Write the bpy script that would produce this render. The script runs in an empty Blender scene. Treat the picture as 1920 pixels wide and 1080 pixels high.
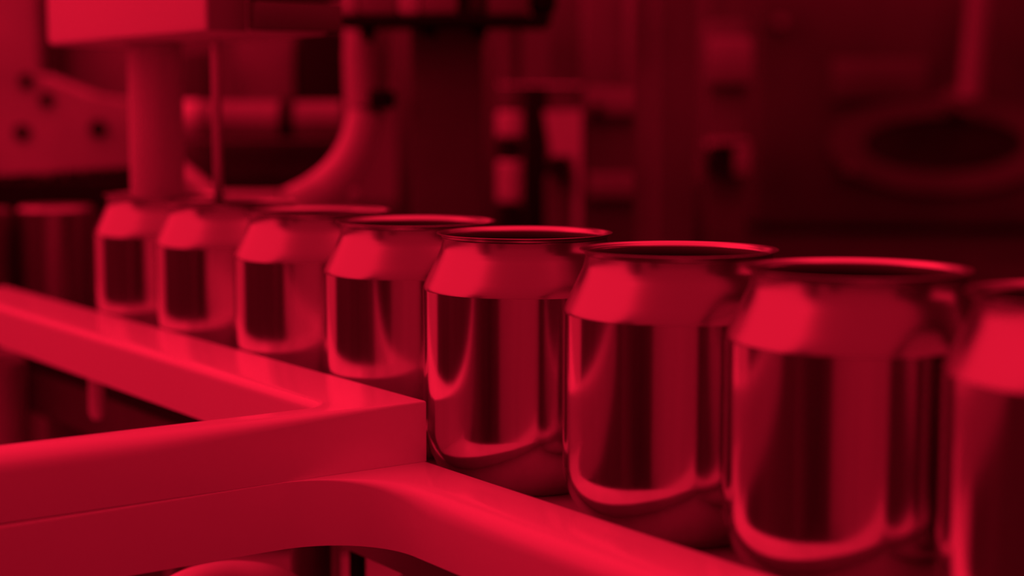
import bpy, bmesh, math, random
from mathutils import Vector, Matrix
random.seed(7)
sc = bpy.context.scene
col = sc.collection

# ------------------------------------------------------------------ camera
FPX, PITCH, CAN_H = 3068.0, 0.110, 0.082
CZ = CAN_H + 0.0402                                   # belt top is z = 0
cam_d = bpy.data.cameras.new('camera')
cam = bpy.data.objects.new('camera', cam_d); col.objects.link(cam)
cam.location = (0, 0, CZ)
cam.rotation_euler = (math.pi/2 - PITCH, 0, 0)
cam_d.sensor_width = 36.0
cam_d.lens = FPX/1920*36
cam_d.clip_start = 0.01; cam_d.clip_end = 50
cam_d.dof.use_dof = True
cam_d.dof.focus_distance = 0.505
cam_d.dof.aperture_fstop = 6.2
sc.camera = cam

# ------------------------------------------------------------------ light: everything is lit by red lamps
RED = (1.0, 0.0095, 0.044)
w = bpy.data.worlds.new('hall_light'); sc.world = w; w.use_nodes = True
bg = w.node_tree.nodes['Background']
bg.inputs[0].default_value = (*RED, 1); bg.inputs[1].default_value = 0.40

def area(name, loc, target, sx, sy, radiance):
    l = bpy.data.lights.new(name, 'AREA'); l.shape = 'RECTANGLE'
    l.size, l.size_y = sx, sy; l.color = RED
    l.energy = radiance*math.pi*sx*sy
    o = bpy.data.objects.new(name, l); col.objects.link(o)
    o.location = loc
    o.rotation_euler = (Vector(target)-Vector(loc)).to_track_quat('-Z', 'Y').to_euler()
    return o
area('window_light', (-1.55, 1.15, 0.95), (0, 0.85, 0.05), 3.0, 1.5, 0.84)
area('low_fill_light', (-1.55, 2.05, -0.25), (0, 2.05, -0.25), 1.6, 0.8, 0.36)  # added low lamp, gives the cans' left edges a bright strip
area('rear_fill_light', (-0.85, 2.95, 1.05), (-0.4, 0.6, 0.1), 1.5, 1.0, 0.95)  # lamp added out of view to brighten the shoulders towards their left edge
area('right_window_light', (2.7, 0.3, 0.72), (0, 0.4, 0.1), 1.6, 0.5, 0.8)
area('ceiling_lamp', (-0.2, 0.55, 1.45), (-0.2, 0.55, 0), 2.6, 2.1, 0.76)

vs = sc.view_settings
vs.view_transform = 'Standard'; vs.look = 'None'; vs.gamma = 1.0; vs.use_curve_mapping = False
vs.exposure = 0.6

# ------------------------------------------------------------------ helpers
f_ = Vector((0, math.cos(PITCH), -math.sin(PITCH)))
u_ = Vector((0, math.sin(PITCH), math.cos(PITCH)))
r_ = Vector((1, 0, 0))
C0 = Vector((0, 0, CZ))
def ray(x, y): return r_*((x-960)/FPX) + u_*((540-y)/FPX) + f_
def yp(x, y, Y):                      # the point seen at a pixel on the upright plane Y metres ahead
    r = ray(x, y); return C0 + r*(Y/r.y)
A = 0.956                             # the can row runs along DV, its front side faces NV
DV = Vector((math.cos(A), -math.sin(A), 0)); NV = Vector((-math.sin(A), -math.cos(A), 0))
ORG = Vector((0.0055, 0.5276, 0))
def L(s, D, z=0): return ORG + DV*s + NV*D + Vector((0, 0, z))

def material(name, base, rough=0.5, metal=0.0, noise=0.0, scale=30.0, stretch=(1, 1, 1), bump=0.0, rvar=0.0, coat=0.0, aniso=0.0):
    m = bpy.data.materials.new(name); m.use_nodes = True
    nt = m.node_tree; b = nt.nodes['Principled BSDF']
    b.inputs['Base Color'].default_value = (base, base, base, 1)
    b.inputs['Roughness'].default_value = rough; b.inputs['Metallic'].default_value = metal
    if coat: b.inputs['Coat Weight'].default_value = coat; b.inputs['Coat Roughness'].default_value = 0.12
    if noise or bump or rvar:
        tc = nt.nodes.new('ShaderNodeTexCoord'); mp = nt.nodes.new('ShaderNodeMapping')
        mp.inputs['Scale'].default_value = stretch
        nz = nt.nodes.new('ShaderNodeTexNoise'); nz.inputs['Scale'].default_value = scale; nz.inputs['Detail'].default_value = 3
        nt.links.new(tc.outputs['Object'], mp.inputs[0]); nt.links.new(mp.outputs[0], nz.inputs['Vector'])
        if noise:
            mr = nt.nodes.new('ShaderNodeMapRange')
            mr.inputs['From Min'].default_value = 0.3; mr.inputs['From Max'].default_value = 0.7
            mr.inputs['To Min'].default_value = base*(1-noise); mr.inputs['To Max'].default_value = min(1, base*(1+noise))
            nt.links.new(nz.outputs['Fac'], mr.inputs['Value']); nt.links.new(mr.outputs[0], b.inputs['Base Color'])
        if rvar:
            mr = nt.nodes.new('ShaderNodeMapRange')
            mr.inputs['To Min'].default_value = max(0.02, rough-rvar); mr.inputs['To Max'].default_value = rough+rvar
            nt.links.new(nz.outputs['Fac'], mr.inputs['Value']); nt.links.new(mr.outputs[0], b.inputs['Roughness'])
        if bump:
            bp = nt.nodes.new('ShaderNodeBump'); bp.inputs['Strength'].default_value = bump; bp.inputs['Distance'].default_value = 0.001
            nt.links.new(nz.outputs['Fac'], bp.inputs['Height']); nt.links.new(bp.outputs[0], b.inputs['Normal'])
    return m
def low_spec(m): m.node_tree.nodes['Principled BSDF'].inputs['Specular IOR Level'].default_value = 0.15; return m
M = {
 'can_wall':  material('bright_drawn_aluminium', 0.72, 0.15, 1, noise=0.05, scale=220, stretch=(1, 1, 0.04), rvar=0.03),
 'can_neck':  material('satin_aluminium', 0.37, 0.23, 1, rvar=0.03, scale=120),
 'can_rim':   material('rim_aluminium', 0.52, 0.28, 1),
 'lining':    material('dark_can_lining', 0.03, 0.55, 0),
 'white':     material('white_plastic', 0.72, 0.38, 0, noise=0.02, scale=14, bump=0.02, coat=0.4),
 'enamel':    material('white_enamel', 0.93, 0.45, 0, noise=0.01, scale=8),
 'offwhite':  material('pale_plastic', 0.62, 0.35, 0, noise=0.04, scale=9, coat=0.5),
 'steel':     material('brushed_steel', 0.34, 0.30, 1, noise=0.12, scale=40, stretch=(1, 1, 0.1), rvar=0.06),
 'polished':  material('polished_steel', 0.72, 0.14, 1, rvar=0.03, scale=60),
 'rodsteel':  material('bright_rod_steel', 0.85, 0.38, 1, rvar=0.04, scale=60),
 'plate':     material('cast_grey_plate', 0.42, 0.6, 0, noise=0.25, scale=12, bump=0.1),
 'grey':      material('mid_grey_paint', 0.26, 0.5, 0, noise=0.2, scale=10),
 'dim':       material('dim_grey_paint', 0.13, 0.5, 0, noise=0.3, scale=9),
 'shade':     material('deep_grey_paint', 0.09, 0.5, 0, noise=0.3, scale=9),
 'dark':      material('dark_paint', 0.06, 0.45, 0, noise=0.35, scale=9),
 'black':     low_spec(material('black_rubber', 0.014, 0.7, 0)),
 'wall':      material('dark_wall_paint', 0.17, 0.8, 0, noise=0.3, scale=3),
 'wall_mid':  material('pale_wall_paint', 0.85, 0.8, 0, noise=0.08, scale=3),
 'floor':     material('dark_concrete', 0.12, 0.5, 0, noise=0.35, scale=4, bump=0.1),
 'bench':     low_spec(material('dark_bench_top', 0.025, 0.6, 0, noise=0.4, scale=14)),
 'glass_red': material('signal_lens', 0.5, 0.3, 0),
}

def obj(name, bm, mat, parent=None, smooth=True, angle=0.6, loc=None):
    me = bpy.data.meshes.new(name)
    bmesh.ops.recalc_face_normals(bm, faces=bm.faces)
    bm.to_mesh(me); bm.free()
    if smooth:
        me.polygons.foreach_set('use_smooth', [True]*len(me.polygons))
        me.set_sharp_from_angle(angle=angle)
    me.materials.append(mat if not isinstance(mat, str) else M[mat])
    o = bpy.data.objects.new(name, me); col.objects.link(o)
    if loc is not None: o.location = loc
    if parent: o.parent = parent
    return o
def tag(o, label, cat=None, group=None):
    o['label'] = label
    if cat: o['category'] = cat
    if group: o['group'] = group
    return o
def thing(name, label, cat, loc=(0, 0, 0), group=None):
    o = bpy.data.objects.new(name, None); col.objects.link(o); o.location = loc
    return tag(o, label, cat, group)
def struct(o): o['kind'] = 'structure'; return o

def add_box(bm, lo, hi, bev=0.0, seg=2, basis=None):
    vs_ = [bm.verts.new((x, y, z)) for x in (lo[0], hi[0]) for y in (lo[1], hi[1]) for z in (lo[2], hi[2])]
    fs = [bm.faces.new([vs_[i] for i in q]) for q in ((0, 1, 3, 2), (4, 6, 7, 5), (0, 4, 5, 1), (2, 3, 7, 6), (0, 2, 6, 4), (1, 5, 7, 3))]
    if bev:
        es = list({e for f in fs for e in f.edges})
        r = bmesh.ops.bevel(bm, geom=es, offset=bev, segments=seg, affect='EDGES', profile=0.5)
        vs_ = list({v for f in r['faces'] for v in f.verts} | {v for v in vs_ if v.is_valid})
    if basis is not None: bmesh.ops.transform(bm, matrix=basis, verts=[v for v in vs_ if v.is_valid])
    return vs_
def box(lo, hi, bev=0.0, seg=2):
    bm = bmesh.new(); add_box(bm, lo, hi, bev, seg); return bm
def lathe(profile, n=64, center=(0, 0), caps=(False, False)):
    bm = bmesh.new(); rings = []
    for r, z in profile:
        rings.append([bm.verts.new((center[0]+r*math.cos(2*math.pi*k/n), center[1]+r*math.sin(2*math.pi*k/n), z)) for k in range(n)])
    for a, b in zip(rings, rings[1:]):
        for k in range(n): bm.faces.new((a[k], a[(k+1) % n], b[(k+1) % n], b[k]))
    if caps[0]: bm.faces.new(rings[0][::-1])
    if caps[1]: bm.faces.new(rings[-1])
    return bm
def rod(p, q, r, n=24, r2=None):
    p, q = Vector(p), Vector(q); bm = bmesh.new(); d = q-p
    bmesh.ops.create_cone(bm, cap_ends=True, segments=n, radius1=r, radius2=r if r2 is None else r2, depth=d.length)
    bmesh.ops.transform(bm, verts=bm.verts, matrix=Matrix.Translation((p+q)/2) @ d.to_track_quat('Z', 'Y').to_matrix().to_4x4())
    return bm
def tube(points, rad, n=20, sub=8):
    """a smooth round tube through the points; rad is one radius or one for each point"""
    pts = [Vector(p) for p in points]; rs = rad if isinstance(rad, (list, tuple)) else [rad]*len(pts)
    P = []; R = []
    for i in range(len(pts)-1):
        a = pts[max(i-1, 0)]; b = pts[i]; c = pts[i+1]; d = pts[min(i+2, len(pts)-1)]
        for k in range(sub):
            t = k/sub
            P.append(0.5*((2*b)+(-a+c)*t+(2*a-5*b+4*c-d)*t*t+(-a+3*b-3*c+d)*t**3)); R.append(rs[i]*(1-t)+rs[i+1]*t)
    P.append(pts[-1]); R.append(rs[-1])
    bm = bmesh.new(); rings = []; up = Vector((0.3, 1, 0.1)).normalized()
    for i, p in enumerate(P):
        t = (P[min(i+1, len(P)-1)]-P[max(i-1, 0)]).normalized()
        x = up.cross(t).normalized(); y = t.cross(x)
        rings.append([bm.verts.new(p+(x*math.cos(2*math.pi*k/n)+y*math.sin(2*math.pi*k/n))*R[i]) for k in range(n)])
    for a, b in zip(rings, rings[1:]):
        for k in range(n): bm.faces.new((a[k], a[(k+1) % n], b[(k+1) % n], b[k]))
    bm.faces.new(rings[0][::-1]); bm.faces.new(rings[-1])
    return bm
def pbm(x0, y0, x1, y1, Y, depth, bev=0.003, down=None):
    """box whose front face covers a pixel rectangle on the plane Y metres ahead; down = z of its foot"""
    a = yp(x0, y0, Y); b = yp(x1, y1, Y)
    z0 = b.z if down is None else down
    return box((a.x, Y, z0), (b.x, Y+depth, a.z), bev)
def vcyl(x0, x1, y0, y1, Y, n=40, down=None, bev=0.002):
    """upright cylinder covering a pixel width, centred on the plane Y"""
    a = yp(x0, y0, Y); b = yp(x1, y1, Y); r = abs(b.x-a.x)/2; z0 = b.z if down is None else down
    return lathe([(0.0001, z0), (r-bev, z0), (r, z0+bev), (r, a.z-bev), (r-bev, a.z), (0.0001, a.z)], n, ((a.x+b.x)/2, Y))

# ------------------------------------------------------------------ the hall
FZ = -0.95
o = struct(obj('floor', box((-2.4, -2.6, FZ-0.05), (2.8, 3.0, FZ)), 'floor', smooth=False))
o = struct(obj('wall_back', box((-2.4, 3.0, FZ-0.05), (2.8, 3.1, 1.55)), 'wall', smooth=False))
o = struct(obj('wall_front', box((-2.4, -2.7, FZ-0.05), (2.8, -2.6, 0.7)), 'wall_mid', smooth=False))
o = struct(obj('wall_right', box((2.8, -2.7, FZ-0.05), (2.9, 3.1, 2.3)), 'wall', smooth=False))
# unseen dark pillars, added to make the dark bands in the cans' reflections
o = struct(obj('reflection_pillar_1', box((-2.38, -2.59, FZ), (-1.7, -2.4, 0.9)), 'wall', smooth=False))
o = struct(obj('reflection_pillar_2', box((1.15, -1.5, FZ), (1.45, -1.2, 0.9)), 'wall', smooth=False))
o = struct(obj('reflection_pillar_3', box((-1.80, -0.80, FZ), (-1.55, -0.55, 0.9)), 'wall', smooth=False))
o = struct(obj('wall_left', box((-2.5, -2.7, FZ-0.05), (-2.4, 3.1, 0.35)), 'wall', smooth=False))

# ------------------------------------------------------------------ cans
RB, RR = 0.0331, 0.0285
H = CAN_H
def can_profile():
    body = [(0.0001, 0.010), (0.010, 0.0092), (0.018, 0.0062), (0.0222, 0.0012), (0.0236, 0.0), (0.0250, 0.0008),
            (0.0272, 0.0040), (0.0294, 0.0075), (0.0312, 0.0108), (0.0324, 0.0140), (0.0330, 0.0170), (RB, 0.0195)]
    for k in range(1, 9): body.append((RB, 0.0195+(H-0.0182-0.0195)*k/8))
    sh = [(RB, H-0.0182), (0.03302, H-0.0177), (0.03272, H-0.0169), (0.03235, H-0.0160)]
    for k in range(1, 7):
        t = k/6; sh.append((0.03235+(0.02755-0.03235)*t, H-0.0160+0.0102*t))
    sh += [(0.02728, H-0.0050), (0.02704, H-0.0040), (0.02685, H-0.0029), (0.02672, H-0.0018)]
    rim = [(0.02672, H-0.0018), (0.02680, H-0.0014), (0.02705, H-0.0010), (0.02750, H-0.0007), (0.02800, H-0.0005), (0.02840, H-0.0003),
           (RR, H-0.0001), (0.02840, H), (0.02800, H-0.0001), (0.02765, H-0.0003), (0.02735, H-0.0006), (0.02712, H-0.0010), (0.02695, H-0.0014)]
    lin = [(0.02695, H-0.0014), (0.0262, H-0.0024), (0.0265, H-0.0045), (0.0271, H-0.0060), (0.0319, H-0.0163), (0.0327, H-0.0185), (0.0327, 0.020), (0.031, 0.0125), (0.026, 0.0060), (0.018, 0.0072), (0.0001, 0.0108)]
    return body, sh, rim, lin
pb, ps, prm, pl = can_profile()
can = thing('beverage_can', '', 'can', group='open aluminium cans in the row')
obj('body', lathe(pb, 128), 'can_wall', can, angle=1.0)
obj('shoulder', lathe(ps, 128), 'can_neck', can, angle=1.0)
obj('rim', lathe(prm, 128), 'can_rim', can, angle=1.2)
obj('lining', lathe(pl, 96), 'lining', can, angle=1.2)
CAN_S = [-0.2894, -0.2190, -0.1420, -0.0690, -0.0024, 0.0733, 0.1420, 0.2125]
ORD = ['open silver can under the thick white filling tube, at the start of the row',
       'open silver can with the thin steel rod dipping into its mouth',
       'open silver can next after the one holding the thin steel rod',
       'open silver can behind the white crossbar, second after the thin steel rod',
       'open silver can standing beside the square end of the white crossbar',
       'open silver can above the low white rail, next after the crossbar end',
       'open silver can above the low white rail, second after the crossbar end',
       'last open silver can of the row, third after the crossbar end']
for i, s in enumerate(CAN_S):
    if i == 0: c = can
    else:
        c = can.copy(); col.objects.link(c)
        for ch in list(can.children):
            k = ch.copy(); col.objects.link(k); k.parent = c
    c.location = L(s, 0); c['label'] = ORD[i]
    c.rotation_euler = (0, 0, i*0.83)

# ------------------------------------------------------------------ white plastic guide pieces
def guide(name, poly, z0, z1, width, wtop, nseg=8):
    """plan outline in row coordinates, extruded; the top edge is rounded by width*wtop at each outline point"""
    n = len(poly)
    ar = sum(poly[k][0]*poly[(k+1) % n][1]-poly[(k+1) % n][0]*poly[k][1] for k in range(n))
    sg = 1 if ar > 0 else -1
    def nrm(a, b):
        dx, dy = b[0]-a[0], b[1]-a[1]; l = math.hypot(dx, dy); return (sg*dy/l, -sg*dx/l)
    bm = bmesh.new(); cols = []
    for k in range(n):
        n1 = nrm(poly[k-1], poly[k]); n2 = nrm(poly[k], poly[(k+1) % n]); d_ = 1+n1[0]*n2[0]+n1[1]*n2[1]
        mx, my = (n1[0]+n2[0])/d_, (n1[1]+n2[1])/d_
        r = width*wtop(*poly[k]); s_, D = poly[k]
        c = [bm.verts.new(L(s_, D, z0))]
        for q in range(nseg+1):
            t = q/nseg*math.pi/2; off = r*(1-math.cos(t))
            c.append(bm.verts.new(L(s_-mx*off, D-my*off, z1-r+r*math.sin(t))))
        cols.append(c)
    for k in range(n):
        a, b = cols[k], cols[(k+1) % n]
        for q in range(nseg+1): bm.faces.new((a[q], b[q], b[q+1], a[q+1]))
    bm.faces.new([c[0] for c in cols][::-1]); bm.faces.new([c[-1] for c in cols])
    return obj(name, bm, 'white', smooth=True, angle=0.5)
def ramp(x, a, b): return max(0.0, min(1.0, (x-a)/(b-a)))
def arc(cs, cd, r, a0, a1, n=14):
    return [(cs+r*math.cos(a0+(a1-a0)*k/n), cd+r*math.sin(a0+(a1-a0)*k/n)) for k in range(n+1)]
SB, SF = -0.0215, -0.0085            # back and front faces of the crossbar along the row
# upper piece: rail along the row as far as the crossbar, and the crossbar towards the front
seg = [(SF, 0.0343+(0.16-0.0343)*k/12) for k in range(13)]
poly = [(-0.42, 0.0343)] + seg + [(SF, 0.42), (SB, 0.42)] + arc(SB-0.008, 0.064+0.008, 0.008, 0, -math.pi/2, 6) + [(-0.42, 0.064)]
def wt(s_, D):
    if D < 0.0345: return 0.12
    if s_ > SF-1e-4: return 0.15+0.85*ramp(D, 0.045, 0.13)
    return 0.62
o = guide('upper_guide', poly, 0.00955, 0.0292, 0.0062, wt)
upper = o
tag(o, 'white plastic guide with square-ended crossbar, lying over the lower guide, beside the far cans', 'guide rail')
# lower piece: arm under the crossbar, curving into the rail in front of the near cans
R_F = 0.0575
fr = 0.030
poly = [(SB, 0.0343), (0.62, 0.0343), (0.62, R_F), (0.12, R_F)] + [(0.075-0.005*k, R_F) for k in range(10)] + arc(SF+0.0001+fr, R_F+fr, fr, -math.pi/2, -math.pi, 18) + [(SF+0.0001, 0.14), (SF+0.0001, 0.18), (SF+0.0001, 0.42), (SB, 0.42)]
def wt(s_, D):
    if D < 0.0345: return 0.1
    if s_ < SF: return 0.05
    if D > R_F+fr: return 0.01+0.22*ramp(D, 0.10, 0.16)
    return 0.01+0.99*(lambda t: t*t*(3-2*t))(ramp(s_, SF-0.004, 0.035))
o = guide('lower_guide', poly, -0.0112, 0.0095, 0.0075, wt)
tag(o, 'white plastic guide whose arm curves into the low rail before the near cans', 'guide rail')

# conveyor the cans stand on
cv = thing('conveyor', 'dark chain conveyor carrying the row of open cans', 'conveyor', L(0, 0, 0))
M4 = Matrix((( DV.x, -NV.x, 0, 0), (DV.y, -NV.y, 0, 0), (0, 0, 1, 0), (0, 0, 0, 1)))
def lbox(lo, hi, bev=0.001):          # box in row coordinates (s, -D, z), relative to ORG
    bm = box(lo, hi, bev); bmesh.ops.transform(bm, matrix=M4, verts=bm.verts); return bm
obj('belt', lbox((-0.40, -0.0340, -0.004), (0.48, 0.045, 0.0), 0.0006), 'grey', cv)
obj('track', lbox((-0.40, -0.030, -0.012), (0.48, 0.040, -0.0042), 0.0005), 'black', cv)
for y in (-0.026, 0.0343):
    obj('side_frame', lbox((-0.40, y-0.004, -0.034), (0.50, y+0.004, -0.012)), 'dark', cv)
for s in (-0.40, 0.32):
    for y in (-0.02, 0.03):
        obj('leg', lbox((s, y-0.012, FZ), (s+0.03, y+0.012, -0.034)), 'dim', cv)

# ------------------------------------------------------------------ filling head over the far cans
fh = thing('filling_head', 'white box filling head with thick white tube and thin steel rod', 'filling head', L(-0.27, -0.02, 0.152))
fh_inv = fh.location.copy()
def rel(bm, base): bmesh.ops.translate(bm, verts=bm.verts, vec=-base); return bm
def lb(lo, hi, bev=0.0015):           # row box in world position
    bm = lbox(lo, hi, bev); bmesh.ops.translate(bm, verts=bm.verts, vec=ORG); return bm
ZB = 0.152; BZ = -0.012; COLD = 0.275
obj('housing', rel(lb((-0.360, -0.030, ZB), (-0.1792, 0.028, ZB+0.16), 0.003), fh_inv), 'enamel', fh)
obj('end_plate', rel(lb((-0.1790, -0.0285, ZB+0.0005), (-0.1775, -0.012, ZB+0.16), 0.0004), fh_inv), 'grey', fh)
obj('side_panel', rel(lb((-0.1790, -0.011, ZB+0.001), (-0.170, 0.028, ZB+0.0125), 0.001), fh_inv), 'dim', fh)
obj('side_panel', rel(lb((-0.1790, -0.011, ZB+0.0132), (-0.170, 0.028, ZB+0.16), 0.001), fh_inv), 'dim', fh)
p = L(-0.299, 0.0)
bm = lathe([(0.0001, 0.0775), (0.0095, 0.0775), (0.0122, 0.079), (0.0126, 0.084), (0.0126, 0.1515), (0.0001, 0.1515)], 48, (p.x, p.y))
obj('filling_tube', rel(bm, fh_inv), 'offwhite', fh)
p = L(-0.2325, 0.0)
bm = lathe([(0.0001, 0.0765), (0.0016, 0.0768), (0.0022, 0.0785), (0.0022, 0.1515), (0.0001, 0.1515)], 24, (p.x, p.y))
tag(obj('steel_rod', rel(bm, fh_inv), 'rodsteel', fh), 'thin polished steel rod')
# the head is carried by a beam that runs to a column at the start of the conveyor
obj('arm', rel(lb((-0.29, 0.0285, ZB+0.10), (-0.25, 0.30, ZB+0.15), 0.002), fh_inv), 'dim', fh)
obj('column', rel(lb((-0.2825, COLD, BZ), (-0.2575, COLD+0.025, ZB+0.10), 0.002), fh_inv), 'dim', fh)

# ------------------------------------------------------------------ bench and machines behind
BZ = -0.012
bt = thing('machine_bench', 'long dark bench under the machines behind the cans', 'bench', (0, 1.6, FZ))
bm = box((-0.36, -0.67, BZ-0.04-FZ), (1.6, 0.7, BZ-FZ), 0.003); obj('bench_top', bm, 'bench', bt)
for x in (-0.34, 1.46):
    for y in (-0.66, 0.60): obj('leg', box((x, y, 0), (x+0.06, y+0.06, BZ-0.04-FZ)), 'dim', bt)

def single(name, bm, mat, label, cat, group=None):
    return tag(obj(name, bm, mat), label, cat, group)

# -- valve manifold
mf = thing('valve_manifold', 'dark valve manifold with hanging bolts above the bent hose', 'manifold')
Y = 0.92
for (x0, x1, y1, m) in ((606, 668, 28, 'enamel'), (669, 744, 27, 'plate'), (745, 786, 27, 'enamel'), (787, 858, 26, 'plate'), (880, 912, 26, 'dark'), (914, 992, 28, 'grey')):
    obj('valve_block', pbm(x0, -150, x1, y1, Y, 0.05, 0.002), m, mf)
obj('base_plate', pbm(622, 28.5, 1034, 46, Y-0.005, 0.065, 0.003), 'black', mf)
obj('end_block', pbm(994, -150, 1044, 28, Y, 0.05, 0.006), 'black', mf)
for x in (690, 803, 898):
    a = yp(x, 46, Y+0.03); b = yp(x, 68, Y+0.03); bo = obj('bolt', rod(b, a, 0.0052, 6), 'black', mf)
    a = yp(x, 68, Y+0.03); b = yp(x, 80, Y+0.03); obj('bolt_tip', rod(b, a, 0.0035, 16), 'dark', bo)
obj('hanger', pbm(768, -150, 905, 300, Y+0.051, 0.05, 0.003, down=BZ), 'dim', mf)

# -- hose with collar
Y = 0.98
pp = [yp(x, y, Y+dy) for x, y, dy in ((688, 45, 0.02), (687, 110, 0.015), (686, 165, 0.008), (684, 215, 0.0), (670, 270, -0.005), (640, 322, -0.01), (596, 362, -0.015), (540, 392, -0.03))]
hs = thing('bent_hose', 'pale plastic hose with a dark collar block, bending down under the manifold', 'hose', pp[3])
def rl(bm): return rel(bm, hs.location)
obj('upper_sleeve', rl(tube(pp[:4], [0.0138, 0.0140, 0.0132, 0.0115], 28)), 'plate', hs)
obj('hose', rl(tube(pp[3:], [0.0108, 0.0108, 0.0112, 0.0118, 0.012], 28)), 'offwhite', hs)
obj('collar', rl(pbm(690, 168, 738, 205, Y-0.018, 0.02, 0.003)), 'black', hs)
obj('foot', rl(rod(yp(540, 392, Y-0.03), Vector((yp(540, 392, Y-0.03).x, Y-0.03, BZ)), 0.012, 24)), 'plate', hs)

# -- dark bowl on a pale ring, with the pipe behind
Y = 1.12
a = yp(490, 262, Y); bz = yp(490, 371, Y).z
prof = []
for k in range(13):
    t = k/12*math.pi/2; prof.append((max(0.0001, 0.056*math.sin(t)), a.z-(a.z-bz)*math.cos(t)))
bw = thing('dark_bowl', 'dark round bowl between the filling tube and the bent hose', 'bowl', (a.x, Y, BZ))
bm = lathe(prof+[(0.053, a.z), (0.0001, a.z-0.01)], 48); bmesh.ops.translate(bm, verts=bm.verts, vec=(0, 0, -BZ)); obj('bowl', bm, 'dark', bw)
bm = lathe([(0.0001, 0), (0.07, 0), (0.068, 0.006), (0.062, (bz-BZ)*0.55), (0.066, bz-BZ+0.004), (0.060, bz-BZ+0.008), (0.02, bz-BZ), (0.0001, bz-BZ)], 48); obj('pale_ring', bm, 'plate', bw)
p0 = yp(336, 322, Y-0.04); p1 = yp(400, 366, Y-0.05)
obj('spout', rel(rod(p0, p1, 0.0075, 20, 0.005), Vector((a.x, Y, BZ))), 'offwhite', bw)
Y = 1.20
pipe = thing('cross_pipe', 'horizontal grey pipe with dark clamp above the dark bowl', 'pipe')
z = yp(0, 227, Y).z; r = (yp(0, 190, Y).z-yp(0, 265, Y).z)/2
x0, x1 = yp(352, 0, Y).x, yp(640, 0, Y).x
obj('pipe', rod((x0, Y, z), (x1, Y, z), r, 32), 'grey', pipe)
xc = yp(537, 0, Y).x; obj('clamp', rod((xc-0.005, Y, z), (xc+0.005, Y, z), r*1.12, 32), 'black', pipe)
xc = yp(362, 0, Y).x; obj('end_cap', rod((xc-0.008, Y-0.005, z), (xc+0.004, Y-0.005, z), r*1.05, 32), 'offwhite', pipe)
for px in (470, 610):
    xx = yp(px, 0, Y).x; obj('bracket', box((xx-0.012, Y+r*0.9, BZ), (xx+0.012, Y+r*0.9+0.02, z+r*0.3), 0.001), 'dark', pipe)
Y = 1.30
single('machine_column', pbm(438, -60, 556, 330, Y, 0.10, 0.004, down=BZ), 'grey', 'grey upright column behind the cross pipe', 'column')
single('control_box', pbm(557, 55, 645, 300, Y-0.02, 0.09, 0.004, down=BZ), 'black', 'black box standing between the grey column and the bent hose', 'box')
single('sensor_post', pbm(336, 95, 392, 300, Y-0.03, 0.05, 0.004, down=BZ), 'dark', 'dark short post behind the thick filling tube', 'post')

# -- left: plate with holes, pale cover, black brush, steel drum
Y = 1.25
single('pale_cover', pbm(-260, -120, 72, 132, Y+0.12, 0.12, 0.006, down=BZ), 'plate', 'pale upright cover panel beside the white filling head', 'panel')
single('cover_post', pbm(74, -120, 102, 150, Y+0.13, 0.05, 0.002, down=BZ), 'dark', 'dark narrow post at the edge of the pale cover', 'post')
single('rear_panel', pbm(104, 40, 250, 200, Y+0.2, 0.06, 0.004, down=BZ), 'grey', 'grey panel seen below the white filling head', 'panel')
bp = thing('bearing_plate', 'pale slanted plate with four dark holes beside the filling tube', 'plate')
bm = bmesh.new()
outl = [yp(x, y, Y) for x, y in ((-80, 130), (62, 138), (160, 178), (246, 192), (246, 330), (-80, 330))]
fr_ = [bm.verts.new(p_) for p_ in outl]; bk = [bm.verts.new(p_+Vector((0, 0.05, 0))) for p_ in outl]
bm.faces.new(fr_); bm.faces.new(bk[::-1])
for k in range(6): bm.faces.new((fr_[k], bk[k], bk[(k+1) % 6], fr_[(k+1) % 6]))
obj('plate', bm, 'plate', bp, smooth=False)
obj('stand', box((outl[5].x, Y+0.01, BZ), (outl[4].x, Y+0.05, outl[4].z), 0.001), 'dark', bp)
for x, y, r in ((185, 241, 0.0065), (42, 248, 0.006), (50, 152, 0.0055), (88, 186, 0.0055)):
    c = yp(x, y, Y); obj('hole_plug', rod(c+Vector((0, -0.003, 0)), c+Vector((0, 0.004, 0)), r, 20), 'black', bp)
Y = 1.02
br = thing('brush_strip', 'black bristle strip below the plate with holes', 'brush')
bm = pbm(-60, 338, 238, 392, Y, 0.05, 0.002, down=BZ); obj('holder', bm, 'black', br, smooth=False)
bm = bmesh.new(); pa = yp(-60, 340, Y); pb_ = yp(238, 334, Y)
for k in range(260):
    t = random.random(); x = pa.x+(pb_.x-pa.x)*t; y = Y+random.random()*0.04
    hgt = 0.004+0.008*t*random.uniform(0.5, 1.0); z = pa.z-0.002
    bmesh.ops.create_cone(bm, cap_ends=True, segments=4, radius1=0.0012, radius2=0.0004, depth=hgt, matrix=Matrix.Translation((x, y, z+hgt/2)))
q = obj('bristles', bm, 'black', br, smooth=False); q['kind'] = 'stuff'
Y = 0.97
single('steel_drum', vcyl(34, 182, 386, 560, Y, 48, down=BZ), 'steel', 'upright steel drum before the brush strip', 'drum')
single('small_steel_drum', vcyl(-130, 26, 392, 560, Y, 48, down=BZ), 'dim', 'dull upright steel drum at the end of the brush strip', 'drum')

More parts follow.
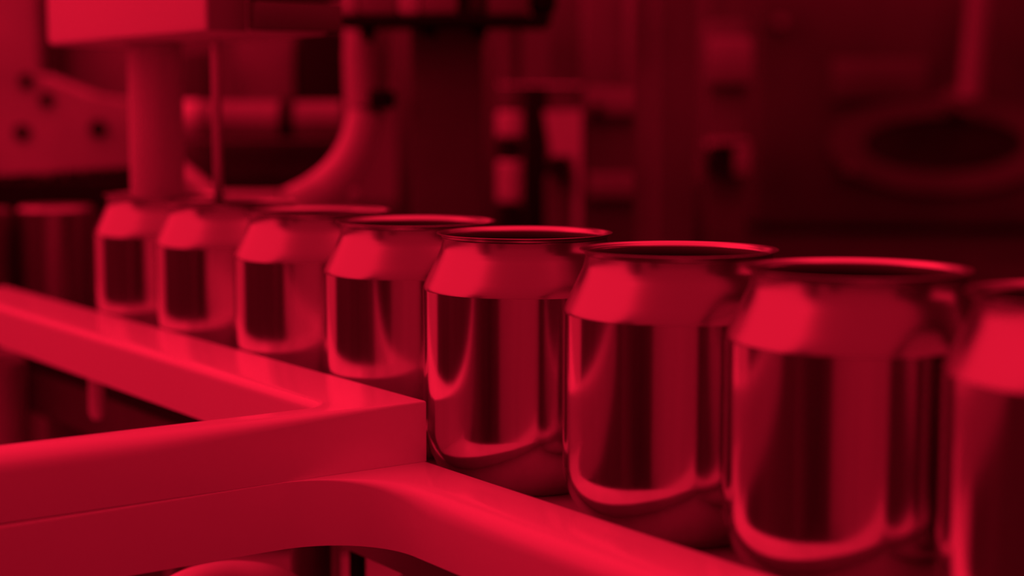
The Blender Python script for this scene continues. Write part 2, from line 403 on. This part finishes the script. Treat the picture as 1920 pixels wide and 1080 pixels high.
# -- centre columns
Y = 1.35
single('centre_cabinet', pbm(742, 20, 930, 420, Y, 0.25, 0.004, down=BZ), 'dim', 'dark tall cabinet behind the manifold bolts', 'cabinet')
sp = thing('stepped_post', 'steel post with pale sleeves and dark clamps beside the tall cabinet', 'post')
Y = 1.22
x0, x1 = 933, 978
for y0, y1, m, e in ((-40, 208, 'dim', 0), (209, 258, 'offwhite', 3), (259, 300, 'black', 0), (301, 380, 'offwhite', 2)):
    obj('sleeve' if m == 'offwhite' else 'clamp', vcyl(x0-e, x1+e, y0, y1, Y, 32), m, sp)
obj('foot', vcyl(x0, x1, 381, 560, Y, 32, down=BZ), 'black', sp)
single('black_column', pbm(980, 160, 1028, 420, Y+0.05, 0.04, 0.003, down=BZ), 'black', 'black square column between the stepped post and the pale valve', 'column')
pv = thing('pale_valve', 'pale valve body with dark knob and thin pale strip', 'valve')
bm = bmesh.new(); Y = 1.18
o4 = [yp(x, y, Y) for x, y in ((1020, 208), (1091, 206), (1091, 292), (1034, 292))]
fr_ = [bm.verts.new(p_) for p_ in o4]; bk = [bm.verts.new(p_+Vector((0, 0.03, 0))) for p_ in o4]
bm.faces.new(fr_); bm.faces.new(bk[::-1])
for k in range(4): bm.faces.new((fr_[k], bk[k], bk[(k+1) % 4], fr_[(k+1) % 4]))
obj('valve_body', bm, 'offwhite', pv, smooth=False)
obj('strip', pbm(1076, 293, 1091, 380, Y, 0.02, 0.001, down=BZ), 'plate', pv)
obj('lower_body', pbm(1024, 330, 1075, 385, Y+0.01, 0.02, 0.002, down=BZ), 'dim', pv)
c = yp(1050, 316, Y-0.01); obj('knob', rod(c+Vector((0, -0.006, 0)), c+Vector((0, 0.03, 0)), 0.0085, 24), 'black', pv)
w0 = yp(932, 160, Y+0.018); w1 = yp(1092, 160, Y+0.018); obj('cross_line', rod(w0, w1, 0.0006, 10), 'polished', pv)  # thin polished rod that draws one level line
obj('stem', pbm(1030, -60, 1088, 207, Y+0.02, 0.02, 0.002), 'dim', pv)

sd = thing('side_panel_frame', 'dim upright panel with two pale plates beside the pale valve', 'panel')
Y = 1.45
obj('panel', pbm(1094, -60, 1204, 420, Y, 0.05, 0.003, down=BZ), 'dim', sd)
obj('plate', pbm(1097, 165, 1199, 216, Y-0.012, 0.011, 0.002), 'grey', sd)
obj('plate', pbm(1100, 326, 1202, 372, Y-0.012, 0.011, 0.002), 'grey', sd)
obj('rail', pbm(1172, -60, 1192, 165, Y-0.012, 0.011, 0.002), 'grey', sd)
c = yp(1120, 205, Y-0.014); obj('screw', rod(c, c+Vector((0, 0.008, 0)), 0.005, 16), 'black', sd)
single('low_box', pbm(1215, 335, 1326, 460, Y+0.02, 0.08, 0.003, down=BZ), 'dark', 'dark low box beside the foot of the bracket post', 'box')
bpst = thing('bracket_post', 'dim square post carrying a clamp bracket beside the dark machine housing', 'post')
Y = 1.32
obj('post', pbm(1327, 40, 1398, 440, Y, 0.05, 0.003, down=BZ), 'dim', bpst)
obj('post_cap', pbm(1330, 70, 1412, 160, Y-0.012, 0.011, 0.004), 'grey', bpst)
obj('bracket', pbm(1327, 262, 1408, 274, Y-0.03, 0.03, 0.002), 'grey', bpst)
obj('bracket', pbm(1378, 275, 1408, 331, Y-0.03, 0.03, 0.002), 'grey', bpst)
c = yp(1348, 308, Y-0.02); obj('clamp_hole', rod(c+Vector((0, -0.004, 0)), c+Vector((0, 0.019, 0)), 0.009, 24), 'black', bpst)
c = yp(1330, 269, Y-0.032); obj('bright_screw', rod(c, c+Vector((0, 0.004, 0)), 0.003, 16), 'polished', bpst)

# -- right: large dark tank, window, slanted bar
tk = thing('dark_tank', 'large dark machine housing with an oval recess and a slanted bar', 'machine')
Y = 1.75
obj('housing', pbm(1420, -200, 2500, 362, Y, 0.4, 0.02, down=BZ), 'dark', tk)
def oval(cx, cy, rx, ry, Y, depth, ring=None, n=56):
    bm = bmesh.new(); out = []
    for yy in (Y, Y+depth):
        out.append([bm.verts.new(yp(cx+rx*math.cos(2*math.pi*k/n), cy+ry*math.sin(2*math.pi*k/n), Y)+Vector((0, yy-Y, 0))) for k in range(n)])
    if ring:
        inn = []
        for yy in (Y, Y+depth):
            inn.append([bm.verts.new(yp(cx+ring[0]*math.cos(2*math.pi*k/n), cy+ring[1]*math.sin(2*math.pi*k/n), Y)+Vector((0, yy-Y, 0))) for k in range(n)])
        for k in range(n):
            j = (k+1) % n
            bm.faces.new((out[0][k], out[0][j], inn[0][j], inn[0][k])); bm.faces.new((out[1][k], inn[1][k], inn[1][j], out[1][j]))
            bm.faces.new((out[0][k], out[1][k], out[1][j], out[0][j])); bm.faces.new((inn[0][k], inn[0][j], inn[1][j], inn[1][k]))
    else:
        bm.faces.new(out[0]); bm.faces.new(out[1][::-1])
        for k in range(n):
            j = (k+1) % n; bm.faces.new((out[0][k], out[1][k], out[1][j], out[0][j]))
    return bm
obj('oval_ring', oval(1770, 270, 215, 92, Y-0.008, 0.007, (150, 52)), 'shade', tk)
obj('oval_recess', oval(1770, 270, 148, 51, Y-0.006, 0.005), 'bench', tk)
obj('upper_panel', pbm(1560, 110, 1740, 190, Y-0.01, 0.009, 0.003), 'shade', tk)
for x, y in ((1465, 40), (1592, 316)):
    c = yp(x, y, Y-0.045); obj('bolt_head', rod(c, c+Vector((0, 0.044, 0)), 0.0055, 16), 'steel', tk)
p0 = yp(1842, -60, Y-0.06); p1 = yp(1818, 185, Y-0.06)
obj('slanted_bar', rod(p0, p1, 0.0125, 24), 'grey', tk)
obj('bar_socket', rod(p1, p1+Vector((0, 0.06, -0.004)), 0.015, 24), 'dim', tk)

# -- rods and plates under the conveyor
def ul(bm): return rel(bm, cv.location)
obj('base_plate', ul(box((-0.36, 0.575, -0.142), (0.06, 0.91, -0.130), 0.002)), 'offwhite', cv)
def upost(x0, x1, y0, Y, m, top=-0.034, name='rod'):
    a = yp(x0, y0, Y); b = yp(x1, y0, Y); rr = (b.x-a.x)/2
    bm = lathe([(0.0001, -0.130), (rr, -0.130), (rr, top-rr*0.3), (rr*0.7, top), (0.0001, top)], 28, ((a.x+b.x)/2, Y))
    return obj(name, ul(bm), m, cv)
upost(-60, 48, 740, 0.84, 'plate', -0.004, 'pale_post')
upost(118, 152, 740, 0.86, 'dim', -0.012)
upost(305, 318, 770, 0.78, 'plate')
a = yp(180, 690, 0.725); b = yp(180, 787, 0.725)
bm = lathe([(0.0001, b.z), (0.0022, b.z+0.0006), (0.0036, b.z+0.003), (0.0036, 0.0096), (0.0001, 0.0096)], 28, (a.x, 0.725))
obj('guide_pin', bm, 'white', upper)
upost(545, 622, 1045, 0.60, 'dark', -0.034, 'post')
upost(655, 686, 1045, 0.60, 'black', -0.034, 'post')
upost(610, 640, 1045, 0.64, 'plate', -0.034, 'post')
c = yp(790, 1075, 0.60); pts = []
for k in range(9*16):
    t = k/16*2*math.pi; pts.append(Vector((c.x+0.0075*math.cos(t), 0.60+0.0075*math.sin(t), -0.075+0.042*k/(9*16))))
obj('coil_spring', ul(tube(pts, 0.0011, 8, 1)), 'rodsteel', cv)
upost(772, 806, 1045, 0.60, 'dim', -0.034, 'spring_pin')
pts = [yp(x, y, yy) for x, y, yy in ((300, 1130, 0.52), (360, 1098, 0.53), (430, 1084, 0.54), (500, 1090, 0.545), (545, 1112, 0.55), (575, 1160, 0.555))]
hb = thing('air_hose', 'pale round hose looping under the arm of the lower guide', 'hose', pts[0])
obj('hose', rel(tube(pts, 0.006, 20, 8), hb.location), 'white', hb)
for e in (pts[0], pts[-1]):
    obj('riser', rel(rod(Vector((e.x, e.y, FZ)), e, 0.006, 20), hb.location), 'white', hb)
